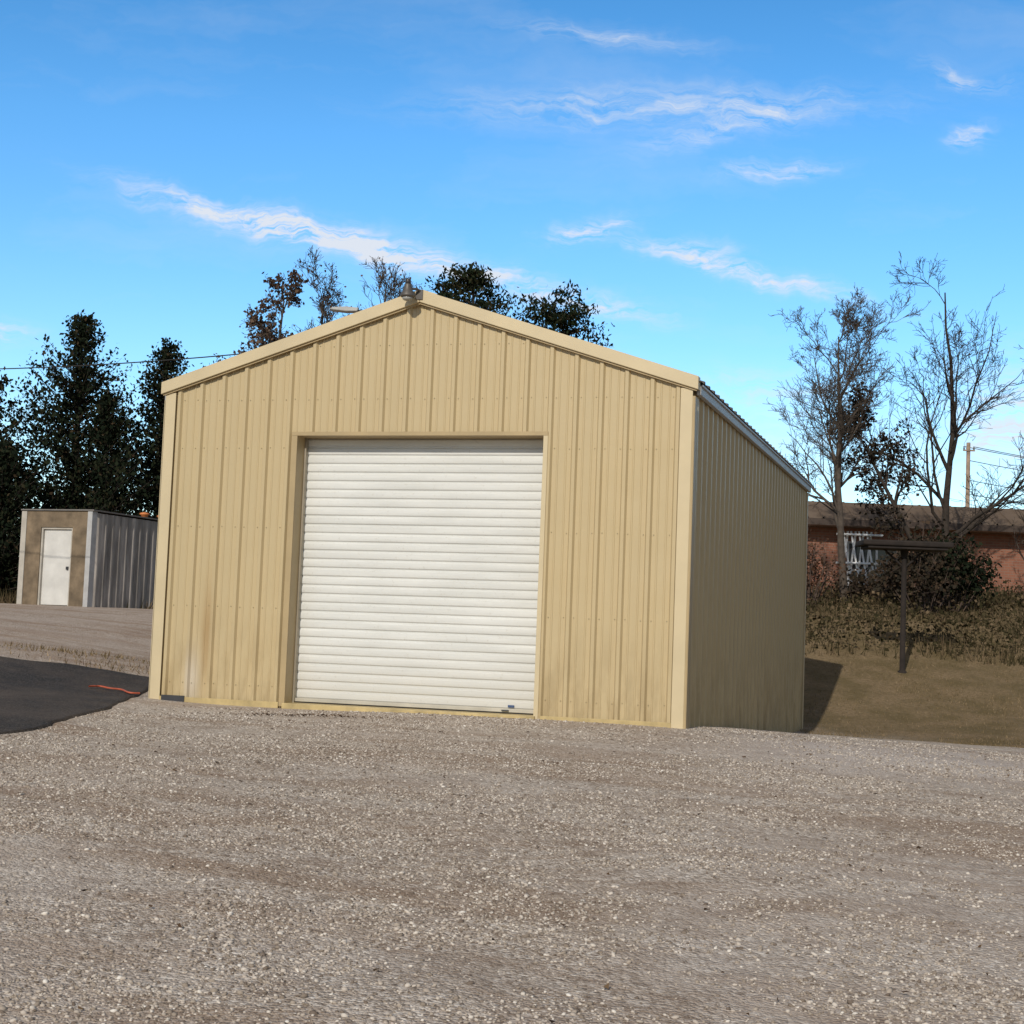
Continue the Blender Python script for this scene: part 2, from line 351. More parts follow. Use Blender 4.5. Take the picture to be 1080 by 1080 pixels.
box('corner_trim_right',(-.115,-.042,-.09),(.012,-.0345,H-.055),m_trim,G,.002)
box('corner_trim_right_return',(.0345,-.0418,-.2),(.042,.10,H-.142),m_trimd,G,.002)
box('corner_cap_right',(.0125,-.0422,-.2),(.0342,-.0347,H-.14),m_trimd,G)
box('corner_trim_left',(-W-.03,-.042,-.09),(-W+.10,-.0345,H-.06),m_trim,G,.002)
box('corner_trim_left_return',(-W-.042,-.0418,-.2),(-W-.0345,.10,H-.142),m_trim,G)
box('corner_trim_rear_right',(.0345,L-.09,-.75),(.042,L+.04,H-.142),m_trim,G)
box('base_trim_left',(-W+.1005,-.048,-.08),(D1-.075,-.0355,.015),m_base,G,.003)
box('base_trim_right',(D2+.075,-.048,-.08),(-.1155,-.0355,.015),m_base,G,.003)
box('concrete_slab',(-W+.02,.04,-.45),(-.02,L-.05,-.002),simple('concrete',(.34,.31,.27),.9,0,.2,4,.3),G)
box('door_sill',(D1-.02,-.075,-.09),(D2+.02,.255,.008),m_base,G,.006)
for xa,xb,nm in ((D1-.07,D1,'left'),(D2,D2+.05,'right')):
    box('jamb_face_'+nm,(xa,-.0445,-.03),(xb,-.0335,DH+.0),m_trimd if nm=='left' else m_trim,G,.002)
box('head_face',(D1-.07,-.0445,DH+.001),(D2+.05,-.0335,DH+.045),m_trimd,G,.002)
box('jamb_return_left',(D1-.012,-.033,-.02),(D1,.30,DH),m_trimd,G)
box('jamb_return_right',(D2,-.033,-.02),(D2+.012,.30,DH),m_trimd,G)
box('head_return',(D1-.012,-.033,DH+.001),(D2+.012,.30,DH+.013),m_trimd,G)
V=[];F=[]; ns=30; sh=(DH-.05)/ns; prof=[]
for i in range(ns):
    z0=.05+i*sh
    for u,h in ((0,0),(.10,.0),(.20,.011),(.26,.014),(.50,.0155),(.82,.014),(.90,.010),(.98,0)): prof.append((z0+u*sh,h))
prof.append((DH,0))
for z,h in prof: V+=[(D1+.004,.24-h,z),(D2-.004,.24-h,z)]
for i in range(len(prof)-1): F.append((2*i,2*i+1,2*i+3,2*i+2))
mesh_obj('roll_up_door',V,F,m_door,G,False)
box('door_bottom_bar',(D1+.006,.19,.022),(D2-.006,.245,.062),simple('door_bar',(.5,.47,.40),.4,.2),G,.004)
box('door_bottom_seal',(D1+.008,.20,.009),(D2-.008,.235,.0215),m_black,G)
box('door_lift_handle',(D2-.42,.165,.035),(D2-.34,.189,.048),m_blk2,G,.004)
box('door_slide_latch',(D2-.36,.208,.075),(D2-.29,.217,.10),simple('latch_blue',(.05,.09,.2),.4),G,.002)
box('door_guide_left',(D1+.0005,.16,.0),(D1+.022,.215,DH-.002),simple('guide',(.35,.31,.24),.4,.4),G)
box('door_guide_right',(D2-.022,.16,.0),(D2-.0005,.215,DH-.002),simple('guide2',(.35,.31,.24),.4,.4),G)
box('foundation_vent',(-W+.13,-.057,-.06),(-W+.42,-.0485,.03),m_blk2,G)
SV=[];SF=[]
def screw(c,nrm,r=.0075):
    b=len(SV); n_=Vector(nrm); a=n_.orthogonal().normalized(); bb=n_.cross(a)
    for o_,rr in ((0,r),(.006,r*.8)):
        for i in range(6):
            q=Vector(c)+n_*o_+(a*math.cos(i*math.pi/3)+bb*math.sin(i*math.pi/3))*rr; SV.append(tuple(q))
    SF.append(tuple(b+6+i for i in range(6)))
    for i in range(6): SF.append((b+i,b+(i+1)%6,b+6+(i+1)%6,b+6+i))
for i in range(23):
    xc=-W+.14+.277*i
    for zr in (.18,1.05,1.95,2.85,3.4,4.0):
        for off in (-.055,.055):
            xx=xc+off
            if D1-.08<xx<D2+.08 and zr<DH+.08: continue
            if zr>rz(xx)-.12 or xx>-.13 or xx<-W+.12: continue
            screw((xx,-.0005,zr+random.uniform(-.006,.006)),(0,-1,0))
for i in range(34):
    for zr in (.1,1.05,1.95,2.85,3.3):
        screw((.0005,.2+.305*i+.055,zr),(1,0,0))
mesh_obj('screws',SV,SF,m_screw,G)
ax,ay,az=-W/2-.09,-.22,H+RISE-.03
q=.82
lathe('lamp_shade',[(.012*q,.0),(.085*q,.0),(.10*q,.012*q),(.098*q,.03*q),(.075*q,.075*q),(.055*q,.12*q),(.05*q,.17*q),(.0501*q,.175*q)],(ax,ay,az),m_grey,G)
lathe('lamp_photocell',[(.032*q,.176*q),(.038*q,.18*q),(.038*q,.235*q),(.028*q,.25*q),(.005*q,.252*q)],(ax,ay,az),m_blk2,G)
lathe('lamp_lens',[(.01,-.04),(.04,-.035),(.055,-.02),(.06,-.001)],(ax,ay,az),simple('lens',(.4,.4,.38),.2),G)
tb=Tubes(); tb.add([(ax+.03,ay+.03,az+.10),(ax+.08,ay+.08,az+.105),(ax+.1,-.085,az+.09)],[.014]*3,8); tb.obj('lamp_arm',m_grey,G)
box('lamp_bracket',(ax+.05,-.10,az+.0),(ax+.13,-.086,az+.11),m_grey,G)

tb=Tubes(); pts=[]
for i in range(40):
    u=i/39; l=-4.75+.6*u; d=18.35+.12*math.sin(u*5)+.05*math.sin(u*13); X,Y=S(l,d); pts.append((X,Y,max(float(ground_z(np.array([l]),np.array([d]))[0]),th(l,d))+.045))
tb.add(pts,[.011]*40,8)
tb.obj('garden_hose',simple('hose_orange',(.45,.10,.05),.5))

# ---------------------------------------------------------------- concrete shed left
def shed():
    P=empty('utility_shed'); X,Y=S(-10.52,40); z0=1.18; P.location=(X,Y,z0)
    P.rotation_euler=(0,0,YAW-.378)
    mc=simple('shed_concrete',(.18,.135,.088),.9,0,.45,2.2,.4,20); mg,t,b=newmat('galvanised')
    co=obco(t); n1=t.noise(t.N('ShaderNodeMapping',{0:co,3:(3,3,.35)}).outputs[0],1.2,5,.7)
    setb(t,b,color=t.ramp(n1,[(.3,(.11,.10,.09)),(.5,(.30,.275,.25)),(.7,(.56,.51,.46))]),rough=.7,metal=0)
    ml=simple('shed_light_concrete',(.45,.42,.37),.9,0,.15); mw=simple('shed_door_white',(.62,.61,.58),.5,0,.1)
    h=2.42; w=2.0; dl=7
    box('front_left_pier',(-w,0,-.3),(-1.55,.2,h),mc,P); box('front_right_pier',(-.58,0,-.3),(-.14,.2,h),mc,P)
    box('front_lintel',(-1.549,0,2.02),(-.581,.2,h),mc,P)
    box('side_corner_post',(-.139,-.01,-.3),(.0,.2,h+.02),simple('post',(.42,.42,.42),.7),P)
    box('left_edge_post',(-w-.16,-.02,-.3),(-w-.002,.2,h),ml,P)
    box('door_leaf',(-1.5,.09,.05),(-.63,.14,1.97),mw,P,.01)
    for xa,xb in ((-1.549,-1.5),(-.63,-.581)): box('door_frame',(xa,.03,.0),(xb,.15,2.019),ml,P)
    box('door_frame_head',(-1.499,.03,1.971),(-.631,.15,2.019),ml,P)
    box('door_handle',(-.76,.05,.95),(-.70,.089,1.03),m_blk2,P)
    box('door_step',(-1.6,-.25,-.1),(-.5,-.025,.03),ml,P)
    V=[];F=[]; yy=.2
    while yy<dl:
        for u,hh in ((0,0),(.05,.03),(.1,.03),(.15,0)): V.append((hh,yy+u,-.3)); V.append((hh,yy+u,h-.02))
        yy+=.3
    for i in range(len(V)//2-1): F.append((2*i,2*i+2,2*i+3,2*i+1))
    mesh_obj('side_wall_sheet',V,F,mg,P)
    box('left_wall',(-w-.1,.2005,-.3),(-w,dl,h-.05),mc,P); box('rear_wall',(-w,dl+.001,-.3),(0,dl+.1,h-.05),mc,P)
    box('roof_slab',(-w-.18,-.04,h+.021),(.06,dl+.2,h+.055),simple('shed_roof',(.17,.16,.15),.8),P)
    mo=simple('orange_cap',(.6,.2,.06),.6)
    for yy in (2.4,3.2,5.6): lathe('roof_vent_pipe',[(.09,.05),(.09,.12),(.13,.13),(.13,.17),(.02,.2)],(-.12,yy,h),mo,P,12)
shed()

# ---------------------------------------------------------------- brick building right
def brick():
    P=empty('brick_building'); X,Y=S(3.5,45); P.location=(X,Y,1.6); P.rotation_euler=(0,0,YAW+.0)
    m,t,b=newmat('brick'); co=obco(t); 
    br=t.N('ShaderNodeTexBrick',{'Vector':t.N('ShaderNodeMapping',{0:co,2:(math.pi/2,0,0)}).outputs[0],'Color1':(.24,.095,.058,1),'Color2':(.31,.13,.08,1),'Mortar':(.25,.17,.13,1),'Scale':1.0,'Mortar Size':.008,'Brick Width':.22,'Row Height':.075})
    setb(t,b,color=t.mix(t.ramp(t.noise(co,1,4),[(.4,0),(.7,.4)]),br.outputs[0],(.14,.06,.04)),rough=.9)
    mr,t,b=newmat('brown_roof'); co=obco(t); setb(t,b,color=t.ramp(t.noise(co,1.2,4),[(.3,(.12,.088,.066)),(.7,(.18,.138,.105))]),rough=.85,spec=.1)
    mw=simple('window_frame_white',(.75,.75,.75),.5); md,t,b=newmat('window_glass'); setb(t,b,color=(.03,.035,.04),rough=.08)
    top=2.72; Lb=34
    wins=[(6.0,1.7),(18.5,1.6),(24,1.6),(29,1.6)]; x=0
    for i,(wx,ww) in enumerate(wins):
        box('wall_pier',(x,0,-1),(wx,.25,top),m,P); box('wall_below_window',(wx+.001,0,-1),(wx+ww-.001,.25,.75),m,P); box('wall_above_window',(wx+.001,0,2.35),(wx+ww-.001,.25,top),m,P)
        box('window_glass',(wx+.05,.1,.8),(wx+ww-.05,.12,2.3),md,P)
        for xa in (wx+.002,wx+ww/2-.03,wx+ww-.062): box('window_mullion',(xa,.04,.752),(xa+.06,.16,2.348),mw,P)
        for za in (.753,1.5,2.288): box('window_rail',(wx+.063,.05,za),(wx+ww-.063,.15,za+.06),mw,P)
        x=wx+ww
    box('wall_pier',(x,0,-1),(Lb,.25,top),m,P)
    box('side_wall_left',(-.0,.251,-1),(.25,9,top),m,P); box('side_wall_right',(Lb-.25,.251,-1),(Lb,9,top),m,P); box('rear_wall',(.251,8.75,-1),(Lb-.251,9,top),m,P)
    V=[];F=[]; x=-.5; pts=[]
    while x<Lb+.5:
        for u,h in ((0,0),(.37,0),(.385,.045),(.415,.045),(.43,0)): pts.append((x+u,h))
        x+=.44
    for (px,h) in pts: V+=[(px,-.7,top+.18+h),(px,.9,top+.80+h*.4),(px,4.5,top+.86+h*.2),(px,9.5,top+.2+h)]
    for i in range(len(pts)-1):
        for j in range(3): F.append((4*i+j,4*i+4+j,4*i+5+j,4*i+1+j))
    mesh_obj('roof',V,F,mr,P)
    box('fascia',(-.5,-.72,top+.0),(Lb+.4,-.701,top+.175),simple('fascia',(.06,.04,.03),.7),P)
    box('soffit',(-.5,-.70,top+.001),(Lb+.4,9.3,top+.03),simple('soffit',(.25,.2,.16),.7),P)
    tb=Tubes(); 
    for i in range(4):
        tb.add([(5.7+i*.22,-.3,.4),(5.95+i*.22,-.3,2.6)],[.035,.035],6); tb.add([(6.2+i*.22,-.38,.4),(5.8+i*.22,-.38,2.6)],[.03,.03],6)
    for zz_ in (.9,1.7,2.5): tb.add([(5.6,-.46,zz_),(6.9,-.46,zz_)],[.035,.035],6)
    tb.obj('white_lattice',mw,P)
brick()

P=empty('canopy_stand'); X,Y=S(7.66,31); zb=th(7.66,31); P.location=(X,Y,zb); P.rotation_euler=(0,0,YAW)
ms=simple('dark_rusty_steel',(.022,.016,.013),.9,.0,.4,6)
topz=.8+31*(691-578)/1683-zb
lathe('post',[(.09,-.3),(.09,0.02),(.055,.05),(.05,topz-.25),(.09,topz-.02),(.1,topz)],(0,0,0),ms,P,12)
box('canopy_top',(-.88,-.4,topz+.001),(.86,.4,topz+.11),ms,P,.03); box('canopy_rim',(-.78,-.35,topz-.05),(.76,.35,topz),ms,P,.01)
tb=Tubes()
for s in (-1,1): tb.add([(0,0,topz-.4),(s*.4,0,topz-.04)],[.022,.022],6)
tb.obj('braces',ms,P)

# ---------------------------------------------------------------- trees
m_bark=simple('bark_grey',(.075,.058,.045),.9,0,.35,8)
m_barkd=simple('bark_dark',(.04,.03,.023),.9,0,.35,8)
m_twig=simple('twig_brown',(.10,.07,.055),.9,0,.2)
def bare_tree(name,lat,dep,h,spread,seed,mat,trunk_r=.11,leaf=None,nleaf=0,levels=4,lean=(0,0),up=.25,nch=(9,8,7,5),trunkfrac=.9,leafpred=None,leafsize=.09,twig=.006,first=.28,wander=.07):
    rs=random.Random(seed); P=empty(name); X,Y=S(lat,dep); zb=th(lat,dep); P.location=(X,Y,zb)
    tb=Tubes(); tips=[]
    L0=Vector((lean[0],lean[1],1)).normalized()
    def grow(p,d,length,rad,lv):
        nseg=(9,7,5,4,3)[lv]; pts=[p.copy()]; rads=[rad]; q=p.copy(); dd=d.copy()
        for i in range(nseg):
            w=(wander,.17,.22,.28,.32)[lv]
            dd=dd+Vector((rs.gauss(0,w),rs.gauss(0,w),rs.gauss(0,w)*.7))
            if lv==0: dd=dd+L0*.45
            else: dd=dd+Vector((0,0,up*.2))
            dd=dd.normalized(); q=q+dd*(length/nseg); pts.append(q.copy()); rads.append(max(rad*(1-.85*(i+1)/nseg),twig*.7))
        tb.add(pts,rads,(8,6,4,3,3)[lv])
        if lv>=2: tips.extend(pts[1:])
        if lv<levels:
            for c in range(nch[lv]):
                u=rs.uniform(first if lv==0 else .15,1.0); fi=u*nseg; i=min(int(fi),nseg-1); pp=pts[i].lerp(pts[i+1],fi-i)
                pd=(pts[i+1]-pts[i]).normalized(); az=rs.uniform(0,2*math.pi); o_=pd.orthogonal().normalized(); o_=Matrix.Rotation(az,3,pd)@o_
                ang=rs.uniform(.4,.9); nd=(pd*math.cos(ang)+o_*math.sin(ang)).normalized()
                if lv==0: ln=spread*(1.3-.85*u)*rs.uniform(.7,1.15)
                else: ln=length*rs.uniform(.32,.62)*(1.15-.5*u)
                grow(pp,nd,ln,max(rads[i]*rs.uniform(.4,.62),twig),lv+1)
    grow(Vector((0,0,-.2)),L0,h*trunkfrac,trunk_r,0)
    tb.obj('branches',mat,P)
    if nleaf:
        T=np.array([tuple(t) for t in tips]); 
        if leafpred: T=np.array([t for t in T if leafpred(t)])
        idx=R.integers(0,len(T),nleaf); c=T[idx]+R.normal(0,.07,(nleaf,3))
        V,F=cards(c,R.uniform(.5,1.3,nleaf)*leafsize,.8); np_mesh('leaves',V,F,leaf,P)
    return P
m_leafbrown=isl('leaf_brown',[(0,(.045,.028,.02)),(.5,(.085,.052,.038)),(1,(.14,.095,.065))],.8,.2)
m_leafdark=isl('leaf_dark',[(0,(.018,.015,.010)),(.6,(.034,.026,.015)),(1,(.065,.04,.025))],.8,.2)
m_cedar=isl('cedar_green',[(0,(.006,.010,.006)),(.5,(.012,.019,.010)),(.88,(.024,.028,.014)),(1,(.05,.034,.02))],.9,.08)
m_pine=isl('pine_green',[(0,(.008,.015,.008)),(.6,(.017,.026,.012)),(1,(.045,.036,.018))],.9,.08)

bare_tree('deciduous_tree',8.0,38,6.9,3.0,11,m_bark,.11,None,0,4,(-.02,0),.45,(22,9,7,4),.97,None,.05,.0065,.22)
bare_tree('deciduous_tree',10.7,40,8.1,3.6,23,m_barkd,.12,None,0,4,(-.02,0),.35,(13,8,6,3),.97,None,.05,.007,.15,.12)
bare_tree('deciduous_tree',10.6,38.5,5.2,1.8,5,m_barkd,.10,m_leafdark,2600,3,(-.42,.0),.15,(16,8,6,4),1.0,lambda t:t[2]>1.0,.10,.009)
bare_tree('deciduous_tree',-7.4,45,9.4,2.6,31,m_bark,.14,m_leafbrown,3000,3,(0.0,0),.5,(18,10,7,4),.97,lambda t:t[2]>5,.12,.009)
bare_tree('deciduous_tree',-5.4,46,9.7,3.2,37,m_bark,.14,m_leafbrown,700,3,(0.0,0),.6,(24,10,8,4),.97,lambda t:t[2]>5,.09,.009)
bare_tree('deciduous_tree',-4.1,47,10.4,2.8,52,m_bark,.14,m_leafbrown,500,3,(0.0,0),.6,(22,10,8,4),.97,lambda t:t[2]>5,.09,.009)
bare_tree('deciduous_tree',13.3,41,3.0,1.5,44,m_bark,.05,None,0,3,(.1,0),.3,(10,7,5,4),1,None,.05,.007)

def cedar(name,lat,dep,h,r,seed,mat,nb=300,per=46,start=.03,powr=.8,clump=.16,card=.15):
    rs=np.random.default_rng(seed); P=empty(name); X,Y=S(lat,dep); P.location=(X,Y,th(lat,dep)); tb=Tubes()
    tb.add([(0,0,-.3),(.03,0,h*.4),(-.03,.03,h*.75),(0,0,h*.98)],[.17,.12,.06,.012],8); cs=[]
    lob=rs.uniform(.55,1.3,(12,9))
    for i in range(nb):
        t=start+(1-start)*rs.random()**1.15; az=rs.uniform(0,2*math.pi)
        ln=r*(1-t)**powr*lob[int(t*11.99),int(az/6.2832*8.99)]*rs.uniform(.6,1.1)+.15
        el=rs.uniform(-.05,.4)+.45*t; d=np.array([math.cos(az)*math.cos(el),math.sin(az)*math.cos(el),math.sin(el)]); p0=np.array([0,0,h*t*.97])
        p1=p0+d*ln*.6; p2=p1+(d+np.array([0,0,.3]))*ln*.4
        tb.add([p0,p1,p2],[.022,.012,.005],3)
        k_=max(8,int(per*(.3+1.0*ln/r))); s=rs.uniform(.15,1.08,k_)[:,None]; pts=np.where(s<.6,p0+(p1-p0)*s/.6,p1+(p2-p1)*(s-.6)/.4)
        cs.append(pts+rs.normal(0,clump,(k_,3))*(.45+.55*(1-t)))
    cs=np.concatenate(cs); V,F=cards(cs,rs.uniform(.5,1.3,len(cs))*card,.6,rs,(0,0,.4))
    tb.obj('branches',m_barkd,P); np_mesh('foliage',V,F,mat,P)
cedar('cedar_tree',-13.8,50,9.3,3.5,1,m_cedar,470,56,.03,.72)
cedar('cedar_tree',-16.3,48.5,7.5,3.2,2,m_cedar,340,52)
cedar('cedar_tree',-11.6,52,8.9,2.3,3,m_cedar,360,52,.03,.55)
cedar('cedar_tree',-18.9,50,8.2,3.0,4,m_cedar,260,46)
cedar('cedar_tree',-9.6,54,5.6,2.2,6,m_cedar,160,40)
cedar('cedar_tree',-15.0,46.8,4.8,2.6,8,m_cedar,260,50)
cedar('cedar_tree',-12.7,49.5,6.8,2.6,9,m_cedar,300,50)
def pine(name,lat,dep,h,seed,boughs,spread=2.9,low=.55):
    rs=np.random.default_rng(seed); P=empty(name); X,Y=S(lat,dep); P.location=(X,Y,th(lat,dep)); tb=Tubes()
    tb.add([(0,0,-.3),(.1,0,h*.5),(0,0,h*.97)],[.2,.13,.03],8); cs=[]
    for i in range(boughs):
        t=rs.uniform(low,1); az=rs.uniform(0,6.28); ln=(1-t)**.6*spread*rs.uniform(.5,1.1)+.3; p0=np.array([0,0,h*t]); d=np.array([math.cos(az),math.sin(az),rs.uniform(.0,.45)])
        tb.add([p0,p0+d*ln*.5,p0+d*ln+np.array([0,0,.15])],[.04,.025,.01],4)
        for c in range(6):
            q=p0+d*ln*rs.uniform(.35,1.05)+rs.normal(0,.14,3); m_=26; cs.append(q+rs.normal(0,.13,(m_,3))*np.array([1.5,1.5,.7]))
    cs=np.concatenate(cs); V,F=cards(cs,rs.uniform(.6,1.3,len(cs))*.16,.4,rs,(0,0,.4)); tb.obj('branches',m_barkd,P); np_mesh('needles',V,F,m_pine,P)
pine('pine_tree',-1.35,45,9.8,3,40,3.6)
pine('pine_tree',1.0,46,9.3,5,30,2.9)
def shrub(name,lat,dep,r,h,seed,mat,nstem=26,nl=2600,ls=.09):
    rs=np.random.default_rng(seed); P=empty(name); X,Y=S(lat,dep); P.location=(X,Y,th(lat,dep)); tb=Tubes(); cs=[]
    for i in range(nstem):
        az=rs.uniform(0,6.28); rr=r*rs.uniform(.2,1.); hh=h*rs.uniform(.5,1.1)*(1-.35*rr/r); a=np.array([math.cos(az)*rr*.3,math.sin(az)*rr*.3,-.1]); b_=np.array([math.cos(az)*rr*.8,math.sin(az)*rr*.8,hh*.6]); c=np.array([math.cos(az+.2)*rr,math.sin(az+.2)*rr,hh])
        tb.add([a,b_,c],[.018,.01,.004],4); s=rs.random((nl//nstem,1)); cs.append(b_*(1-s)+c*s+rs.normal(0,.17,(nl//nstem,3))); 
        for k_ in range(5):
            s0=rs.random(); q=b_*(1-s0)+c*s0; tb.add([q,q+rs.normal(0,.22,3)+np.array([0,0,.15])],[.007,.003],3)
    cs=np.concatenate(cs); cs[:,2]=np.abs(cs[:,2]); V,F=cards(cs,rs.uniform(.5,1.4,len(cs))*ls,.8,rs); tb.obj('stems',m_twig,P); np_mesh('leaves',V,F,mat,P)
m_brush=isl('brush_mixed',[(0,(.026,.024,.011)),(.5,(.060,.050,.025)),(.8,(.105,.078,.045)),(1,(.18,.13,.08))],.9,.08)
m_red=isl('shrub_rust',[(0,(.045,.025,.016)),(.5,(.09,.045,.028)),(1,(.15,.085,.05))],.9,.1)
shrub('shrub',7.0,37.5,.8,1.8,1,m_red,34,1200,.07)
shrub('shrub',9.5,36.5,1.0,1.9,2,m_leafdark,34,3400,.10)
shrub('shrub',10.2,37,.9,2.0,3,m_cedar,36,3600,.10)
shrub('shrub',8.6,38.2,.8,.7,4,m_leafdark,26,1200,.09)
shrub('shrub',6.0,37,1.0,1.4,5,m_red,30,1400,.08)
shrub('shrub',13.0,38,1.0,.45,6,m_brush,30,1200,.09)
shrub('shrub',-17.2,45,1.2,1.6,7,m_leafdark,30,2600,.10)

m_grass=isl('grass_blades',[(0,(.095,.075,.036)),(.5,(.18,.135,.072)),(.85,(.26,.19,.11)),(1,(.38,.29,.18))],.9,.08)
def blades(name,k,lr,dr,hlo,hhi,w,mat,seed,minmask=.5,lean=.35):
    rs=np.random.default_rng(seed); l=rs.uniform(*lr,k); d=rs.uniform(*dr,k); g=grassmask(l,d); kp=(g>minmask)
    x,y=S(l,d); kp&=~((x>-6.2)&(x<.08)&(y>-.05)&(y<10.5)); kp&=rs.random(k)<np.clip(.6+1.4*vnoise(l,d,1.3,31),.1,1)
    l,d,x,y=l[kp],d[kp],x[kp],y[kp]; k=len(l); z=ground_z(l,d)-.01; h=rs.uniform(hlo,hhi,k)*(.7+.9*(vnoise(l,d,1.0,33)+.5)); az=rs.uniform(0,6.28,k)
    ww=w*rs.uniform(.6,1.3,k); dx=np.cos(az)*ww; dy=np.sin(az)*ww; lx=rs.normal(0,lean,k)*h; ly=rs.normal(0,lean,k)*h
    V=np.stack([np.stack([x-dx,y-dy,z],1),np.stack([x+dx,y+dy,z],1),np.stack([x+lx,y+ly,z+h],1)],1).reshape(-1,3)
    np_mesh(name,V,np.arange(3*k).reshape(k,3),mat)
blades('grass',120000,(2,15),(14,33),.012,.05,.006,m_grass,1,.35)
blades('weeds',36000,(1,26),(32.0,43),.08,.28,.012,m_brush,2,.5,.3)
blades('dry_grass',45000,(-22,-2),(40.5,58),.1,.4,.02,m_brush,3,.5,.3)
blades('weed_tufts',3500,(-9,-3.9),(20.4,23.5),.03,.09,.008,m_grass,4,-.1,.4)
k=26000; l=R.uniform(2,24,k); d=R.uniform(32.5,42,k); z=ground_z(l,d)+R.random(k)**1.6*.33*(.3+1.3*(vnoise(l,d,1.4,41)+.5)); x,y=S(l,d)
kp=~((x<.3)&(y<10.8)); V,F=cards(np.stack([x,y,z],1)[kp],R.uniform(.04,.13,k)[kp],.7); np_mesh('brush',V,F,m_brush)
cs=[]
for i in range(420):
    a=R.uniform(-2.6,2.6); rr=R.uniform(100,135); l=rr*math.sin(a); d=rr*math.cos(a)
    if d<-60: continue
    x,y=S(l,d); hh=R.uniform(2.0,4.6); c=np.array([x,y,th(l,d)+hh*.45]); k_=120; q=R.normal(size=(k_,3)); q/=np.linalg.norm(q,axis=1)[:,None]; cs.append(c+q*np.array([3.2,3.2,hh*.55])*R.random((k_,1))**.4)
cs=np.concatenate(cs); V,F=cards(cs,R.uniform(.5,1.1,len(cs)),.8); np_mesh('distant_trees',V,F,m_cedar)

# ---------------------------------------------------------------- poles, wires, lamp
P=empty('utility_pole'); X,Y=S(22.9,80); zb=th(22.9,80); P.location=(X,Y,zb); P.rotation_euler=(0,0,YAW)
mwd=simple('pole_wood',(.30,.22,.16),.9,0,.3,5); hp=11.6-zb
lathe('pole',[(.15,-.5),(.14,0),(.10,hp)],(0,0,0),mwd,P,10)
box('crossarm',(-.3,-.13,hp-.45),(.3,-.101,hp-.37),mwd,P)
for xx in (-.25,.25): lathe('insulator',[(.03,0),(.05,.05),(.03,.1),(.04,.14),(.01,.17)],(xx,-.11,hp-.37),m_grey,P,8)
def wire(tb,a,b,sag,r,nn=24):
    pts=[]
    for i in range(nn+1):
        u=i/nn; p=[a[j]+(b[j]-a[j])*u for j in range(3)]; p[2]-=sag*4*u*(1-u); pts.append(p)
    tb.add(pts,[r]*(nn+1),4)
tb=Tubes(); 
for dl_,dz in ((-.25,-.2),(.25,-.2),(0,-.9),(0,-1.9),(0,-2.6)):
    a=S(22.9+dl_,80); b=S(62,95); wire(tb,(a[0],a[1],11.6+dz),(b[0],b[1],12.6+dz),1.2,.017)
tb.obj('power_line',m_black)
tb=Tubes(); a=S(-22,38); b=S(-3.0,30); 
wire(tb,(a[0],a[1],6.85),(b[0],b[1],6.35),.5,.012,30); tb.obj('power_line',m_black)
P=empty('street_lamp'); X,Y=S(-2.7,30); zb=th(-2.7,30); P.location=(X,Y,zb); P.rotation_euler=(0,0,YAW); hp=6.93-zb
lathe('pole',[(.12,-.3),(.11,0),(.06,hp-.1)],(0,0,0),m_grey,P,12)
tb=Tubes(); tb.add([(0,0,hp-.25),(-.15,0,hp-.05),(-.4,0,hp+.0)],[.03,.026,.024],8); tb.obj('arm',m_grey,P)
mlh=simple('lamp_head_pale',(.45,.45,.43),.4)
prism('lamp_head',[(-.38,hp-.03),(-.36,hp+.04),(-.6,hp+.055),(-.84,hp+.035),(-.92,hp+.0),(-.84,hp-.02),(-.6,hp-.04)],-.11,.11,mlh,P,.015)

# ---------------------------------------------------------------- sun & sky
SUN_EL=math.radians(30); sd=Vector((-.018,-.9998,0)).normalized()*math.cos(SUN_EL)+Vector((0,0,math.sin(SUN_EL)))
ld=bpy.data.lights.new('sun','SUN'); ld.energy=2.9; ld.angle=math.radians(.5); ld.color=(1,.925,.81)
lo=bpy.data.objects.new('sun',ld); sc.collection.objects.link(lo); lo.rotation_euler=sd.to_track_quat('Z','Y').to_euler(); lo.location=(0,-20,30)
w=bpy.data.worlds.new('World'); sc.world=w; w.use_nodes=True; t=NT(w.node_tree); bg=t.n['Background']
sky=t.N('ShaderNodeTexSky',sky_type='NISHITA'); sky.sun_disc=False; sky.sun_elevation=SUN_EL
sky.sun_rotation=math.atan2(sd.x,sd.y); sky.altitude=200; sky.air_density=1.0; sky.dust_density=.3; sky.ozone_density=2.0
dirv=t.N('ShaderNodeTexCoord').outputs['Generated']
def dot(v,c): return t.N('ShaderNodeVectorMath',{0:v,1:c},operation='DOT_PRODUCT').outputs['Value']
fw=dot(dirv,(FW[0],FW[1],0)); rt=dot(dirv,(RT[0],RT[1],0)); up=dot(dirv,(0,0,1)); fs=t.math('MAXIMUM',t.math('ABSOLUTE',fw),.05)
u=t.math('DIVIDE',rt,fs); v=t.math('DIVIDE',up,fs)
uv=t.N('ShaderNodeCombineXYZ',{0:u,1:v,2:0.0}).outputs[0]
wnn=t.n.new('ShaderNodeTexNoise'); wnn.noise_dimensions='2D'; t.l.new(uv,wnn.inputs['Vector']); wnn.inputs['Scale'].default_value=16; wnn.inputs['Detail'].default_value=4; wnn.inputs['Roughness'].default_value=.62
wn=t.N('ShaderNodeVectorMath',{0:wnn.outputs['Color'],1:(.5,.5,.5)},operation='SUBTRACT').outputs[0]
uvw=t.N('ShaderNodeVectorMath',{0:wn,1:(.075,.026,0),2:uv},operation='MULTIPLY_ADD').outputs[0]
sep=t.N('ShaderNodeSeparateXYZ',{0:uvw}); uu,vv=sep.outputs[0],sep.outputs[1]
